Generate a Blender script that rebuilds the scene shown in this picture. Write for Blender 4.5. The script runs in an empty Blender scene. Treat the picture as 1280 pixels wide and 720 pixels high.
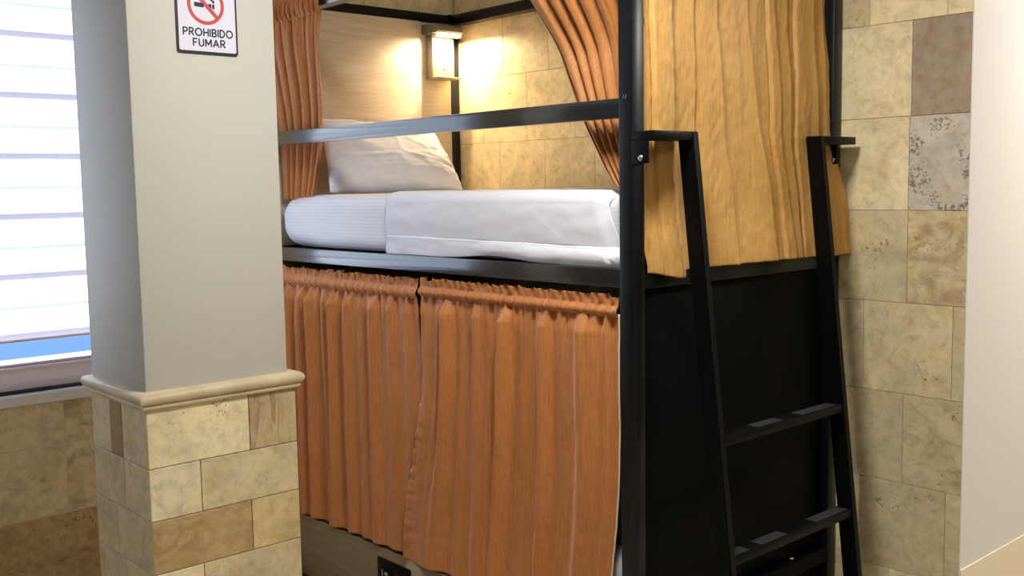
import bpy, bmesh, math, random
from mathutils import Vector, noise, Matrix
random.seed(7)
C = bpy.context.scene.collection
FZ = -0.13                       # floor level (z = 0 is the bed datum)
CEIL = 2.78
L, W = 2.104, 1.066              # bed outer length (towards -X) and width (towards +Y)

# ------------------------------------------------------------------ materials
def lin(r, g, b):
    f = lambda c: (c/255/12.92) if c/255 <= .04045 else ((c/255+.055)/1.055)**2.4
    return (f(r), f(g), f(b), 1)
def new_mat(name):
    m = bpy.data.materials.new(name); m.use_nodes = True
    nt = m.node_tree; b = nt.nodes['Principled BSDF']
    return m, nt, b
def N(nt, t, **kw):
    n = nt.nodes.new(t)
    for k, v in kw.items():
        if k in n.inputs.keys(): n.inputs[k].default_value = v
        else: setattr(n, k, v)
    return n
def mix(nt, fac, a, b, mode='MIX'):
    n = nt.nodes.new('ShaderNodeMix'); n.data_type = 'RGBA'; n.blend_type = mode
    for s, v in ((0, fac), (6, a), (7, b)):
        if isinstance(v, bpy.types.NodeSocket): nt.links.new(v, n.inputs[s])
        else: n.inputs[s].default_value = v
    return n.outputs[2]
def ramp(nt, src, stops):
    r = nt.nodes.new('ShaderNodeValToRGB'); nt.links.new(src, r.inputs[0])
    e = r.color_ramp.elements
    while len(e) < len(stops): e.new(.5)
    for el, (p, c) in zip(e, stops):
        el.position = p; el.color = c if len(c) == 4 else (*c, 1)
    return r.outputs[0]
def coords(nt, scale=(1, 1, 1), rot=(0, 0, 0)):
    tc = nt.nodes.new('ShaderNodeTexCoord'); mp = nt.nodes.new('ShaderNodeMapping')
    mp.inputs['Scale'].default_value = scale; mp.inputs['Rotation'].default_value = rot
    nt.links.new(tc.outputs['Object'], mp.inputs[0]); return mp.outputs[0]
def noise_n(nt, vec, scale, detail=4, rough=.55, dist=0):
    n = N(nt, 'ShaderNodeTexNoise'); n.inputs['Scale'].default_value = scale
    n.inputs['Detail'].default_value = detail; n.inputs['Roughness'].default_value = rough
    n.inputs['Distortion'].default_value = dist
    nt.links.new(vec, n.inputs['Vector']); return n
def bump(nt, bsdf, h, strength, dist=.002):
    b = nt.nodes.new('ShaderNodeBump'); b.inputs['Strength'].default_value = strength
    b.inputs['Distance'].default_value = dist
    nt.links.new(h, b.inputs['Height']); nt.links.new(b.outputs[0], bsdf.inputs['Normal'])
def simple(name, col, rough=.5, metal=0, spec=.5, bumps=None, var=0.0, vscale=6):
    m, nt, b = new_mat(name)
    b.inputs['Base Color'].default_value = col; b.inputs['Roughness'].default_value = rough
    b.inputs['Metallic'].default_value = metal; b.inputs['Specular IOR Level'].default_value = spec
    v = coords(nt)
    n = noise_n(nt, v, vscale, 5)
    if var:
        c = ramp(nt, n.outputs[0], [(.3, tuple(x*(1-var) for x in col[:3])), (.7, tuple(min(1, x*(1+var)) for x in col[:3]))])
        nt.links.new(c, b.inputs['Base Color'])
    if bumps: bump(nt, b, noise_n(nt, v, bumps[0], 3).outputs[0], bumps[1], bumps[2])
    return m

M = {}
M['rail'] = simple('black_gloss_enamel', (.006, .008, .013, 1), .2, spec=1.0, bumps=(200, .05, .0006), var=.1)
M['rail'].node_tree.nodes['Principled BSDF'].inputs['Coat Weight'].default_value = .8
M['rail'].node_tree.nodes['Principled BSDF'].inputs['Coat Roughness'].default_value = .12
M['black'] = simple('black_powder_coat', (.002, .0034, .0055, 1), .34, spec=.3, bumps=(260, .06, .0006), var=.15)
M['black_sheet'] = simple('black_sheet', (.0016, .0022, .0024, 1), .45, spec=.07, bumps=(30, .1, .001), var=.3, vscale=3)
M['black_matt'] = simple('black_matt', (.002, .0026, .003, 1), .42, spec=.14, var=.15)
M['charcoal'] = simple('charcoal_grey', (.022, .027, .03, 1), .45, spec=.5, bumps=(500, .2, .0006), var=.2)
M['bolt'] = simple('zinc_bolt', (.62, .62, .62, 1), .25, metal=1)
M['white_paint'] = simple('white_paint', lin(226, 222, 215), .55, bumps=(60, .05, .001), var=.015, vscale=1.5)
M['grey_paint'] = simple('pale_grey_green_paint', lin(200, 200, 190), .6, bumps=(60, .05, .001), var=.02, vscale=1.5)
M['room_paint'] = simple('room_paint_taupe', lin(150, 142, 132), .8, var=.02)
M['ceiling_paint'] = simple('ceiling_paint', lin(235, 232, 226), .8, var=.01)
M['beige_band'] = simple('beige_tone', lin(238, 224, 198), .6, var=.03, vscale=3)
M['frame_white'] = simple('window_aluminium_white', lin(250, 242, 252), .4, var=.02)
M['sill'] = simple('sill_white', lin(225, 222, 216), .45, var=.03)
M['gasket'] = simple('window_gasket', (.02, .02, .022, 1), .6)
M['sign_white'] = simple('sign_plate_white', lin(226, 224, 240), .35, var=.01)
M['sign_black'] = simple('sign_black', lin(32, 32, 46), .4)
M['sign_red'] = simple('sign_red', lin(196, 74, 66), .45)
M['lamp_body'] = simple('lamp_champagne_metal', lin(150, 140, 124), .42, metal=.25)
M['lamp_hood'] = simple('lamp_hood_grey', lin(128, 122, 108), .42, metal=.3)
M['grout'] = simple('tile_grout', lin(186, 170, 136), .9, var=.1, vscale=8)
M['grout_light'] = simple('tile_grout_light', lin(206, 192, 158), .9, var=.08, vscale=8)
M['stone_trim'] = simple('stone_moulding', lin(204, 188, 154), .5, bumps=(40, .15, .001), var=.14, vscale=9)
M['socket_white'] = simple('socket_insert_grey', lin(170, 172, 178), .4)

def tile_material(name, rough=.45):
    """travertine: base tone per tile from the mesh's colour attribute, clouds, veins and open pits"""
    m, nt, b = new_mat(name)
    at = N(nt, 'ShaderNodeAttribute'); at.attribute_name = 'tone'
    ap = N(nt, 'ShaderNodeAttribute'); ap.attribute_name = 'kind'     # r veins, g pits, b seed
    sp = nt.nodes.new('ShaderNodeSeparateColor'); nt.links.new(ap.outputs['Color'], sp.inputs[0])
    tc = nt.nodes.new('ShaderNodeTexCoord')
    ad = nt.nodes.new('ShaderNodeVectorMath'); ad.operation = 'ADD'
    nt.links.new(tc.outputs['Object'], ad.inputs[0])
    ml = nt.nodes.new('ShaderNodeVectorMath'); ml.operation = 'SCALE'; ml.inputs['Scale'].default_value = 37.0
    nt.links.new(sp.outputs[2], ml.inputs[0]); nt.links.new(ml.outputs[0], ad.inputs[1])
    v = ad.outputs[0]
    n1 = noise_n(nt, v, 6.5, 7, .62, .8)
    n2 = noise_n(nt, v, 30, 6, .68, .5)
    n4 = noise_n(nt, v, 13, 5, .6, 1.4)
    c1 = ramp(nt, n1.outputs[0], [(.28, (.80, .77, .70)), (.5, (1, .985, .95)), (.72, (1.13, 1.11, 1.06))])
    c = mix(nt, 1, at.outputs['Color'], c1, 'MULTIPLY')
    c2 = ramp(nt, n2.outputs[0], [(.3, (.74, .71, .64)), (.5, (1, 1, 1)), (.72, (1.14, 1.13, 1.1))])
    c = mix(nt, .85, c, c2, 'MULTIPLY')
    c4 = ramp(nt, n4.outputs[0], [(.36, (.97, .98, 1.0)), (.5, (1, 1, 1)), (.62, (1.04, .97, .84))])
    c = mix(nt, .8, c, c4, 'MULTIPLY')
    # veins / rusty clouds, lying or standing
    mp = nt.nodes.new('ShaderNodeMapping'); mp.inputs['Scale'].default_value = (3.2, 3.2, 5.5)
    nt.links.new(v, mp.inputs[0])
    mpv = nt.nodes.new('ShaderNodeMapping'); mpv.inputs['Scale'].default_value = (11, 11, 1.6); nt.links.new(v, mpv.inputs[0])
    mv = mix(nt, ap.outputs['Alpha'], mp.outputs[0], mpv.outputs[0])
    n3 = noise_n(nt, mv, 2.2, 6, .66, 1.6)
    vf = ramp(nt, n3.outputs[0], [(.48, (0, 0, 0)), (.64, (1, 1, 1))])
    mm = N(nt, 'ShaderNodeMath', operation='MULTIPLY'); nt.links.new(vf, mm.inputs[0]); nt.links.new(sp.outputs[0], mm.inputs[1])
    c = mix(nt, mm.outputs[0], c, lin(146, 112, 74))
    # pits: small ragged holes, clustered
    pn = noise_n(nt, v, 88, 4, .55, .8); pm = noise_n(nt, v, 9, 3)
    mm2 = N(nt, 'ShaderNodeMath', operation='MULTIPLY'); nt.links.new(pn.outputs[0], mm2.inputs[0]); nt.links.new(pm.outputs[0], mm2.inputs[1])
    md = N(nt, 'ShaderNodeMath', operation='MULTIPLY_ADD'); nt.links.new(sp.outputs[1], md.inputs[0]); md.inputs[1].default_value = .14
    nt.links.new(mm2.outputs[0], md.inputs[2])
    pr = ramp(nt, md.outputs[0], [(.425, (0, 0, 0)), (.47, (1, 1, 1))])
    pf = N(nt, 'ShaderNodeMath', operation='MULTIPLY'); nt.links.new(pr, pf.inputs[0]); pf.inputs[1].default_value = .7
    c = mix(nt, pf.outputs[0], c, (.075, .06, .042, 1))
    nt.links.new(c, b.inputs['Base Color']); b.inputs['Roughness'].default_value = rough
    sb = N(nt, 'ShaderNodeMath', operation='SUBTRACT'); nt.links.new(n2.outputs[0], sb.inputs[0]); nt.links.new(pf.outputs[0], sb.inputs[1])
    bump(nt, b, sb.outputs[0], .14, .002)
    return m
M['tile'] = tile_material('travertine_tiles')

def fabric(name, base, dark, sheen_tint, sheen=.5, sheer=.06):
    m, nt, b = new_mat(name)
    v = coords(nt, (1, 1, .022))
    n = noise_n(nt, v, 420, 2, .5)                 # slubs running down the warp
    v2 = coords(nt, (1, 1, .35)); n2 = noise_n(nt, v2, 14, 4)
    v3 = coords(nt, (.05, .05, 1)); n3 = noise_n(nt, v3, 520, 2)
    c = ramp(nt, n.outputs[0], [(.28, tuple(.75*p+.25*q for p, q in zip(dark, base))), (.6, base)])
    c3 = ramp(nt, n3.outputs[0], [(.3, (.93, .92, .91)), (.65, (1.03, 1.03, 1.03))])
    c = mix(nt, 1, c, c3, 'MULTIPLY')
    c2 = ramp(nt, n2.outputs[0], [(.3, (.95, .94, .93)), (.7, (1.03, 1.03, 1.03))])
    c = mix(nt, 1, c, c2, 'MULTIPLY')
    nt.links.new(c, b.inputs['Base Color'])
    b.inputs['Roughness'].default_value = .55; b.inputs['Specular IOR Level'].default_value = .35
    b.inputs['Sheen Weight'].default_value = sheen; b.inputs['Sheen Roughness'].default_value = .35
    b.inputs['Sheen Tint'].default_value = sheen_tint
    a = N(nt, 'ShaderNodeMath', operation='ADD'); nt.links.new(n.outputs[0], a.inputs[0]); nt.links.new(n3.outputs[0], a.inputs[1])
    bump(nt, b, a.outputs[0], .12, .0009)
    tr = N(nt, 'ShaderNodeBsdfTranslucent'); nt.links.new(c, tr.inputs[0])
    mx = N(nt, 'ShaderNodeMixShader'); mx.inputs[0].default_value = sheer
    nt.links.new(b.outputs[0], mx.inputs[1]); nt.links.new(tr.outputs[0], mx.inputs[2])
    nt.links.new(mx.outputs[0], nt.nodes['Material Output'].inputs[0])
    return m
M['fabric_rust'] = fabric('rust_dupion', lin(198, 130, 74), lin(169, 102, 53), (1, .58, .50, 1), .55)
M['fabric_gold'] = fabric('golden_dupion', lin(208, 162, 92), lin(176, 128, 62), (1, .84, .6, 1), .2)
M['fabric_brown'] = fabric('brown_dupion', lin(190, 126, 66), lin(160, 98, 46), (1, .66, .45, 1), .3)
M['hem'] = simple('pale_hem_lining', lin(230, 214, 180), .7, var=.04)

def linen(name, stripes):
    m, nt, b = new_mat(name)
    b.inputs['Base Color'].default_value = lin(222, 223, 232); b.inputs['Roughness'].default_value = .75
    b.inputs['Sheen Weight'].default_value = .15; b.inputs['Specular IOR Level'].default_value = .25
    v = coords(nt)
    n = noise_n(nt, v, 700, 2)
    if stripes:
        w = N(nt, 'ShaderNodeTexWave', wave_type='BANDS', bands_direction='Z'); w.inputs['Scale'].default_value = 24
        nt.links.new(v, w.inputs['Vector'])
        st = ramp(nt, w.outputs[0], [(.42, (.715, .72, .765)), (.58, (.765, .77, .81))])
        nt.links.new(st, b.inputs['Base Color'])
        rr = ramp(nt, w.outputs[0], [(.42, (.75, .75, .75)), (.58, (.5, .5, .5))]); nt.links.new(rr, b.inputs['Roughness'])
    bump(nt, b, n.outputs[0], .12, .0006)
    return m
M['linen'] = linen('white_linen', False)
M['linen_stripe'] = linen('white_satin_stripe', True)
def wood(name, a, bcol, axis='y', scale=1.0, rough=.45):
    m, nt, b = new_mat(name)
    sc = {'y': (1, .07, 1), 'x': (.07, 1, 1)}[axis]
    v = coords(nt, sc)
    n = noise_n(nt, v, 34*scale, 6, .62, .9); n2 = noise_n(nt, v, 150*scale, 3)
    c = ramp(nt, n.outputs[0], [(.25, a), (.5, tuple((x+y)/2 for x, y in zip(a[:3], bcol[:3]))), (.75, bcol)])
    c2 = ramp(nt, n2.outputs[0], [(.3, (.9, .88, .85)), (.6, (1, 1, 1))])
    c = mix(nt, .8, c, c2, 'MULTIPLY'); nt.links.new(c, b.inputs['Base Color']); b.inputs['Roughness'].default_value = rough
    bump(nt, b, n2.outputs[0], .08, .0008)
    return m
M['wood_head'] = wood('pale_oak_laminate', lin(182, 164, 142), lin(216, 202, 182))
M['wood_base'] = wood('beige_laminate', lin(122, 104, 78), lin(152, 132, 102), 'x', .6)

def blind_mat(name, col, trans, bumpy):
    m, nt, b = new_mat(name)
    v = coords(nt, (1, .35, 1)); n = noise_n(nt, v, 55, 4)
    b.inputs['Base Color'].default_value = col; b.inputs['Roughness'].default_value = .8
    tr = N(nt, 'ShaderNodeBsdfTranslucent')
    cc = ramp(nt, n.outputs[0], [(.3, tuple(x*(1-.1*bumpy) for x in col[:3])), (.6, col[:3])])
    nt.links.new(cc, tr.inputs[0])
    bump(nt, b, n.outputs[0], .3*bumpy, .004)
    mx = N(nt, 'ShaderNodeMixShader'); mx.inputs[0].default_value = trans
    nt.links.new(b.outputs[0], mx.inputs[1]); nt.links.new(tr.outputs[0], mx.inputs[2])
    nt.links.new(mx.outputs[0], nt.nodes['Material Output'].inputs[0])
    return m
M['blind_weave'] = blind_mat('blind_woven_band', (.80, .82, .84, 1), .55, 1)
M['blind_smooth'] = blind_mat('blind_smooth_band', (.84, .85, .86, 1), .60, .35)
M['blind_dense'] = blind_mat('blind_double_band', (.60, .56, .62, 1), .22, .2)
M['blind_edge'] = blind_mat('blind_edge_band', (.72, .74, .76, 1), .26, .2)
m, nt, b = new_mat('window_glass'); nt.nodes.remove(b)
g = N(nt, 'ShaderNodeBsdfGlossy'); g.inputs['Roughness'].default_value = .03
t = N(nt, 'ShaderNodeBsdfTransparent'); t.inputs[0].default_value = (.93, .96, .97, 1)
mx = N(nt, 'ShaderNodeMixShader'); mx.inputs[0].default_value = .05
nt.links.new(t.outputs[0], mx.inputs[1]); nt.links.new(g.outputs[0], mx.inputs[2]); nt.links.new(mx.outputs[0], nt.nodes['Material Output'].inputs[0])
M['glass'] = m
m, nt, b = new_mat('lamp_diffuser_lit'); b.inputs['Base Color'].default_value = (1, .95, .85, 1)
b.inputs['Emission Color'].default_value = (1, .86, .6, 1); b.inputs['Emission Strength'].default_value = 6
M['diffuser'] = m
m, nt, b = new_mat('floor_tiles')
v = coords(nt)
br = N(nt, 'ShaderNodeTexBrick'); br.offset = 0; br.inputs['Scale'].default_value = 1
br.inputs['Brick Width'].default_value = .6; br.inputs['Row Height'].default_value = .6; br.inputs['Mortar Size'].default_value = .003
br.inputs['Color1'].default_value = lin(196, 182, 158); br.inputs['Color2'].default_value = lin(188, 172, 148); br.inputs['Mortar'].default_value = lin(130, 118, 100)
nt.links.new(v, br.inputs['Vector']); nt.links.new(br.outputs[0], b.inputs['Base Color']); b.inputs['Roughness'].default_value = .3
M['floor'] = m

# ------------------------------------------------------------------ builders
def link(name, me, parent=None, loc=None):
    o = bpy.data.objects.new(name, me); C.objects.link(o)
    if loc is not None: o.location = loc
    if parent: o.parent = parent
    return o
def root_of(o):
    p = Vector((0, 0, 0))
    while o: p += o.location; o = o.parent
    return p
def obj(name, bm, mats, parent=None, smooth=False, origin=None, angle=40):
    """bm holds WORLD coordinates; the object gets its own origin"""
    base = root_of(parent) if parent else Vector((0, 0, 0))
    org = Vector(origin) if origin is not None else (base if parent else Vector((0, 0, 0)))
    bmesh.ops.translate(bm, verts=bm.verts, vec=-org)
    me = bpy.data.meshes.new(name); bm.normal_update(); bm.to_mesh(me); bm.free()
    for mm in (mats if isinstance(mats, (list, tuple)) else [mats]): me.materials.append(mm)
    if smooth:
        me.polygons.foreach_set('use_smooth', [True]*len(me.polygons))
        if angle < 180: me.set_sharp_from_angle(angle=math.radians(angle))
    return link(name, me, parent, org-base)
def box(bm, x0, x1, y0, y1, z0, z1, bev=0.0, seg=2):
    vs = [bm.verts.new((x, y, z)) for x in (x0, x1) for y in (y0, y1) for z in (z0, z1)]
    F = [(0, 1, 3, 2), (4, 6, 7, 5), (0, 4, 5, 1), (2, 3, 7, 6), (0, 2, 6, 4), (1, 5, 7, 3)]
    fs = [bm.faces.new([vs[i] for i in f]) for f in F]
    if bev:
        es = list({e for f in fs for e in f.edges})
        bmesh.ops.bevel(bm, geom=es, offset=bev, segments=seg, affect='EDGES', profile=.5)
def hexa(bm, pts, bev=0.0):
    """pts: 8 corners ordered as box(): x-major, then y, then z"""
    vs = [bm.verts.new(p) for p in pts]
    F = [(0, 1, 3, 2), (4, 6, 7, 5), (0, 4, 5, 1), (2, 3, 7, 6), (0, 2, 6, 4), (1, 5, 7, 3)]
    fs = [bm.faces.new([vs[i] for i in f]) for f in F]
    if bev:
        es = list({e for f in fs for e in f.edges})
        bmesh.ops.bevel(bm, geom=es, offset=bev, segments=2, affect='EDGES')
def BM(*boxes, bev=0.0):
    bm = bmesh.new()
    for b_ in boxes: box(bm, *b_, bev=bev)
    return bm
def cyl(bm, p, q, r, n=16, r2=None, dome=0):
    p, q = Vector(p), Vector(q); d = (q-p).normalized()
    a = d.orthogonal().normalized(); b_ = d.cross(a)
    rings = [(p, r), (q, r if r2 is None else r2)]
    if dome: rings += [(q+d*dome*.6, (r if r2 is None else r2)*.75), (q+d*dome, (r if r2 is None else r2)*.3)]
    vv = [[bm.verts.new(c+a*rr*math.cos(2*math.pi*i/n)+b_*rr*math.sin(2*math.pi*i/n)) for i in range(n)] for c, rr in rings]
    for k in range(len(vv)-1):
        for i in range(n): bm.faces.new([vv[k][i], vv[k][(i+1) % n], vv[k+1][(i+1) % n], vv[k+1][i]])
    bm.faces.new(list(reversed(vv[0]))); bm.faces.new(vv[-1])
def tube(bm, pts, r, n=10):
    pts = [Vector(p) for p in pts]; prev = None; rings = []
    for i, p in enumerate(pts):
        d = (pts[min(i+1, len(pts)-1)]-pts[max(i-1, 0)]).normalized()
        a = prev if prev else d.orthogonal().normalized()
        a = (a-d*a.dot(d)).normalized(); prev = a; b_ = d.cross(a)
        rings.append([bm.verts.new(p+a*r*math.cos(2*math.pi*k/n)+b_*r*math.sin(2*math.pi*k/n)) for k in range(n)])
    for q, s in zip(rings, rings[1:]):
        for k in range(n): bm.faces.new([q[k], q[(k+1) % n], s[(k+1) % n], s[k]])
    bm.faces.new(list(reversed(rings[0]))); bm.faces.new(rings[-1])
def grid(bm, fn, nu, nv, flip=False):
    vs = [[bm.verts.new(fn(i/nu, j/nv)) for j in range(nv+1)] for i in range(nu+1)]
    for i in range(nu):
        for j in range(nv):
            q = [vs[i][j], vs[i+1][j], vs[i+1][j+1], vs[i][j+1]]
            bm.faces.new(list(reversed(q)) if flip else q)
    return vs
def thing(name, loc, label, cat, group=None):
    o = bpy.data.objects.new(name, None); o.empty_display_size = .1; C.objects.link(o); o.location = loc
    return tag(o, label, cat, group)
def tag(o, label, cat, group=None):
    o['label'] = label; o['category'] = cat
    if group: o['group'] = group
    return o
def struct(o, label, cat):
    o['kind'] = 'structure'; o['label'] = label; o['category'] = cat; return o
def nz(*p): return noise.noise(Vector(p))
def sstep(a, b_, x):
    t = max(0, min(1, (x-a)/(b_-a))); return t*t*(3-2*t)

# ------------------------------------------------------------------ tiles
PAL = dict(honey=lin(228, 210, 168), cream=lin(234, 222, 186), sand=lin(214, 200, 164), grey=lin(172, 162, 148), taupe=lin(164, 150, 134), gold=lin(216, 196, 148),
           brown=lin(192, 166, 122), pale=lin(228, 218, 186), silver=lin(200, 194, 184), rust=lin(196, 178, 142), olive=lin(206, 195, 162), umber=lin(160, 132, 96))
def tile_panel(name, parent, P, rects, grout=.0016, thick=.008, out=Vector((0, 0, 1)), back=None):
    """P(u, v, h) -> world point, h off the wall; rects: (u0, u1, v0, v1, tone, veins, pits)"""
    bm = bmesh.new(); tl = bm.loops.layers.float_color.new('tone'); kl = bm.loops.layers.float_color.new('kind')
    for (u0, u1, v0, v1, tone, vein, pit) in rects:
        g_ = grout; e = .0012
        lo = [P(u0+g_, v0+g_, 0), P(u1-g_, v0+g_, 0), P(u1-g_, v1-g_, 0), P(u0+g_, v1-g_, 0)]
        md = [P(u0+g_, v0+g_, thick-e), P(u1-g_, v0+g_, thick-e), P(u1-g_, v1-g_, thick-e), P(u0+g_, v1-g_, thick-e)]
        g2 = g_+e
        hi = [P(u0+g2, v0+g2, thick), P(u1-g2, v0+g2, thick), P(u1-g2, v1-g2, thick), P(u0+g2, v1-g2, thick)]
        R = [[bm.verts.new(p) for p in ring] for ring in (lo, md, hi)]
        fs = [bm.faces.new(R[2])]
        for a, b_ in ((0, 1), (1, 2)):
            for i in range(4): fs.append(bm.faces.new([R[a][i], R[a][(i+1) % 4], R[b_][(i+1) % 4], R[b_][i]]))
        t = PAL[tone]; j = 1+random.uniform(-.03, .03); sd = random.random()
        for f in fs:
            for lp in f.loops:
                lp[tl] = (t[0]*j, t[1]*j, t[2]*j, 1); lp[kl] = (abs(vein), pit, sd, 1 if vein < 0 else 0)
    bmesh.ops.recalc_face_normals(bm, faces=bm.faces)
    return obj(name, bm, M['tile'], parent, origin=None)

# ------------------------------------------------------------------ room shell
XL = -2.10; YB = 1.083; XC = 0.44                # window wall face, grout plane of the tiled wall, outer corner
XR, YF, YC = 4.2, -4.2, 3.4
struct(obj('floor', BM((XL-.2, XR, YF, YC, FZ-.1, FZ)), M['floor']), 'beige stone tiled floor under the bunk bed', 'floor')
struct(obj('ceiling', BM((XL-.2, XR, YF, YC, CEIL, CEIL+.1)), M['ceiling_paint']), 'plain white ceiling of the dormitory', 'ceiling')
# window wall: pieces round the opening
WY0, WY1, WZ0, WZ1 = -2.7, -.07, .815, 2.45
wl = obj('wall_left', BM((XL-.2, XL, YF, WY0, FZ, CEIL), (XL-.2, XL, WY1, YB+.2, FZ, CEIL), (XL-.2, XL, WY0, WY1, FZ, WZ0-.04), (XL-.2, XL, WY0, WY1, WZ1, CEIL)), M['grout_light'])
struct(wl, 'wall with the window, clad in travertine tiles below the sill', 'wall')
wb = struct(obj('wall_back', BM((XL-.2, XC, YB, YB+.16, FZ, CEIL)), M['grout']), 'travertine tiled wall along the back of the bunk bed', 'wall')
wr = struct(obj('wall_right', BM((XC, XC+.004, YB-.008, YC, FZ, CEIL), (XC-.05, XC, YB+.161, YC, FZ, CEIL)), M['white_paint']), 'bright white painted wall at the corner beyond the tiles', 'wall')
struct(obj('wall_band_right', BM((XC+.0041, XC+.008, YB-.008, YC, FZ, .288)), M['beige_band']), 'low beige band along the foot of the white wall', 'wall_band')  # thin raised strip, beiger than the wall above it
struct(obj('wall_front', BM((XL-.2, XR, YF-.15, YF, FZ, CEIL)), M['room_paint']), 'taupe wall on the far side of the dormitory', 'wall')
struct(obj('wall_side', BM((XR, XR+.15, YF, YC, FZ, CEIL)), M['room_paint']), 'taupe wall facing the foot of the bunk bed', 'wall')
struct(obj('wall_far', BM((XC-.05, XR, YC, YC+.15, FZ, CEIL)), M['room_paint']), 'taupe wall closing the passage past the corner', 'wall')

rows = [FZ, -.077, .228, .533, .838, 1.143, 1.448, 1.753, 2.058, 2.363, 2.668, CEIL]
def auto_row(u0, u1, joints):
    j = sorted(x for x in joints if u0 < x < u1); return [u0]+j+[u1]
backj = {7: ([.2465, -.06, -.365, -.67, -.975, -1.28, -1.585, -1.89], {}), 6: ([.2417, -.06, -.55, -1.1617, -1.47, -1.775], {}),
         5: ([.2428, -.06, -.365, -.67, -.975, -1.28, -1.6, -1.9], {}), 4: ([.4001, .0904, -.21, -.52, -.83, -1.14, -1.45, -1.75], {}),
         3: ([.2384, -.06, -.37, -.67, -.98, -1.3, -1.6, -1.9], {}), 2: ([.3893, .085, -.22, -.52, -.82, -1.12, -1.42, -1.72], {}),
         8: ([.36, .0944, -.21, -.52, -1.13, -1.44, -1.74], {}), 9: ([.25, -.06, -.36, -.67, -1.0, -1.3, -1.6, -1.9], {}), 1: ([.2, -.1, -.4, -.7, -1, -1.3, -1.6, -1.9], {}), 10: ([.2, -.4, -1, -1.6], {}), 0: ([.2, -.4, -1, -1.6], {})}
TONE = {(7, 0): ('taupe', .25, .35), (7, 1): ('cream', .12, .22), (6, 0): ('silver', .05, 1.0), (6, 1): ('cream', .08, .2), (5, 0): ('sand', .5, .4), (5, 1): ('olive', .05, .3),
        (4, 0): ('olive', .1, .2), (4, 1): ('sand', .06, .12), (4, 2): ('olive', .0, .3), (3, 0): ('olive', .45, .3), (3, 1): ('olive', .1, .3), (2, 0): ('olive', .3, .3), (2, 1): ('olive', .1, .42),
        (8, 0): ('cream', .05, .2), (8, 1): ('cream', .05, .2), (8, 2): ('sand', .05, .2)}
rects = []
for k in range(len(rows)-1):
    xs = auto_row(XL+.009, XC, backj[k][0])
    n = len(xs)-1
    for i in range(n):
        q = n-1-i
        tone, ve, pi_ = TONE.get((k, q), (random.choice(['honey'] if k in (5, 6, 7, 8) else ['cream', 'pale']), random.choice([.05, .12, .2]), random.choice([.1, .2, .25])))
        rects.append((xs[i], xs[i+1], rows[k], rows[k+1], tone, ve, pi_))
tile_panel('tile_cladding', wb, lambda u, v, h: Vector((u, YB-h, v)), rects, grout=.0006)
# tiles on the window wall: under the sill and beside the bed head
wrows = [FZ, .04, .344, .61, WZ0-.04]
rects = []
for k in range(4):
    js = {0: [-3.6, -3.0, -2.4, -1.8, -1.2, -.6], 1: [-3.7, -3.1, -2.5, -1.9, -1.3, -.75, -.2], 2: [-3.2, -2.6, -2.0, -1.45, -.856, -.25], 3: [-3.2, -2.6, -2.0, -1.45, -.856, -.25]}[k]
    ys = auto_row(YF, YB-.008, js)
    for i in range(len(ys)-1):
        tone, ve, pt = (('brown', .6, .45) if k < 2 else ('sand', .22, .22))
        if k >= 2 and -.9 < ys[i] < -.5: tone, ve, pt = 'sand', .55, .25
        if ys[i] > -.36: tone, ve, pt = 'sand', .1, .2
        rects.append((ys[i], ys[i+1], wrows[k], wrows[k+1], tone, ve, pt))
for k in range(4, len(rows)-1):
    z0, z1 = max(rows[k], WZ0-.04), rows[k+1]
    if z1 <= z0: continue
    ys = auto_row(WY1, YB-.008, [-.05, .26, .56, .87] if k % 2 else [-.2, .1, .41, .72])
    for i in range(len(ys)-1): rects.append((ys[i], ys[i+1], z0, z1, random.choice(['cream', 'pale']), .1, .2))
tile_panel('tile_cladding', wl, lambda u, v, h: Vector((XL-.008+h+.0005, u, v)), rects, grout=.0022)

# window
wn = obj('window_1', BM((XL-.13, XL-.05, WY0, WY1, WZ0, .93), (XL-.13, XL-.05, WY0, WY1, WZ1-.08, WZ1), (XL-.13, XL-.05, WY0, WY0+.08, .94, WZ1-.08),
                        (XL-.13, XL-.05, WY1-.08, WY1, .94, WZ1-.08), (XL-.13, XL-.05, -1.56, -1.48, .94, WZ1-.08)), M['frame_white'])
struct(wn, 'white framed window behind the striped roller blind', 'window')
obj('sash_lip', BM((XL-.05, XL-.035, WY0, WY1, .905, .915), (XL-.05, XL-.04, WY0, WY1, .92, .928), bev=.002), M['frame_white'], wn)
obj('gasket', BM((XL-.049, XL-.03, WY0, WY1, WZ0, WZ0+.012)), M['gasket'], wn)
obj('pane', BM((XL-.095, XL-.089, WY0+.08, -1.56, .94, WZ1-.08), (XL-.095, XL-.089, -1.48, WY1-.08, .94, WZ1-.08)), M['glass'], wn)
struct(obj('trim_1', BM((XL-.05, XL+.012, WY0-.03, WY1+.03, WZ0-.04, WZ0), bev=.004), M['sill']), 'white window sill above the travertine wainscot', 'window sill')

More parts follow.
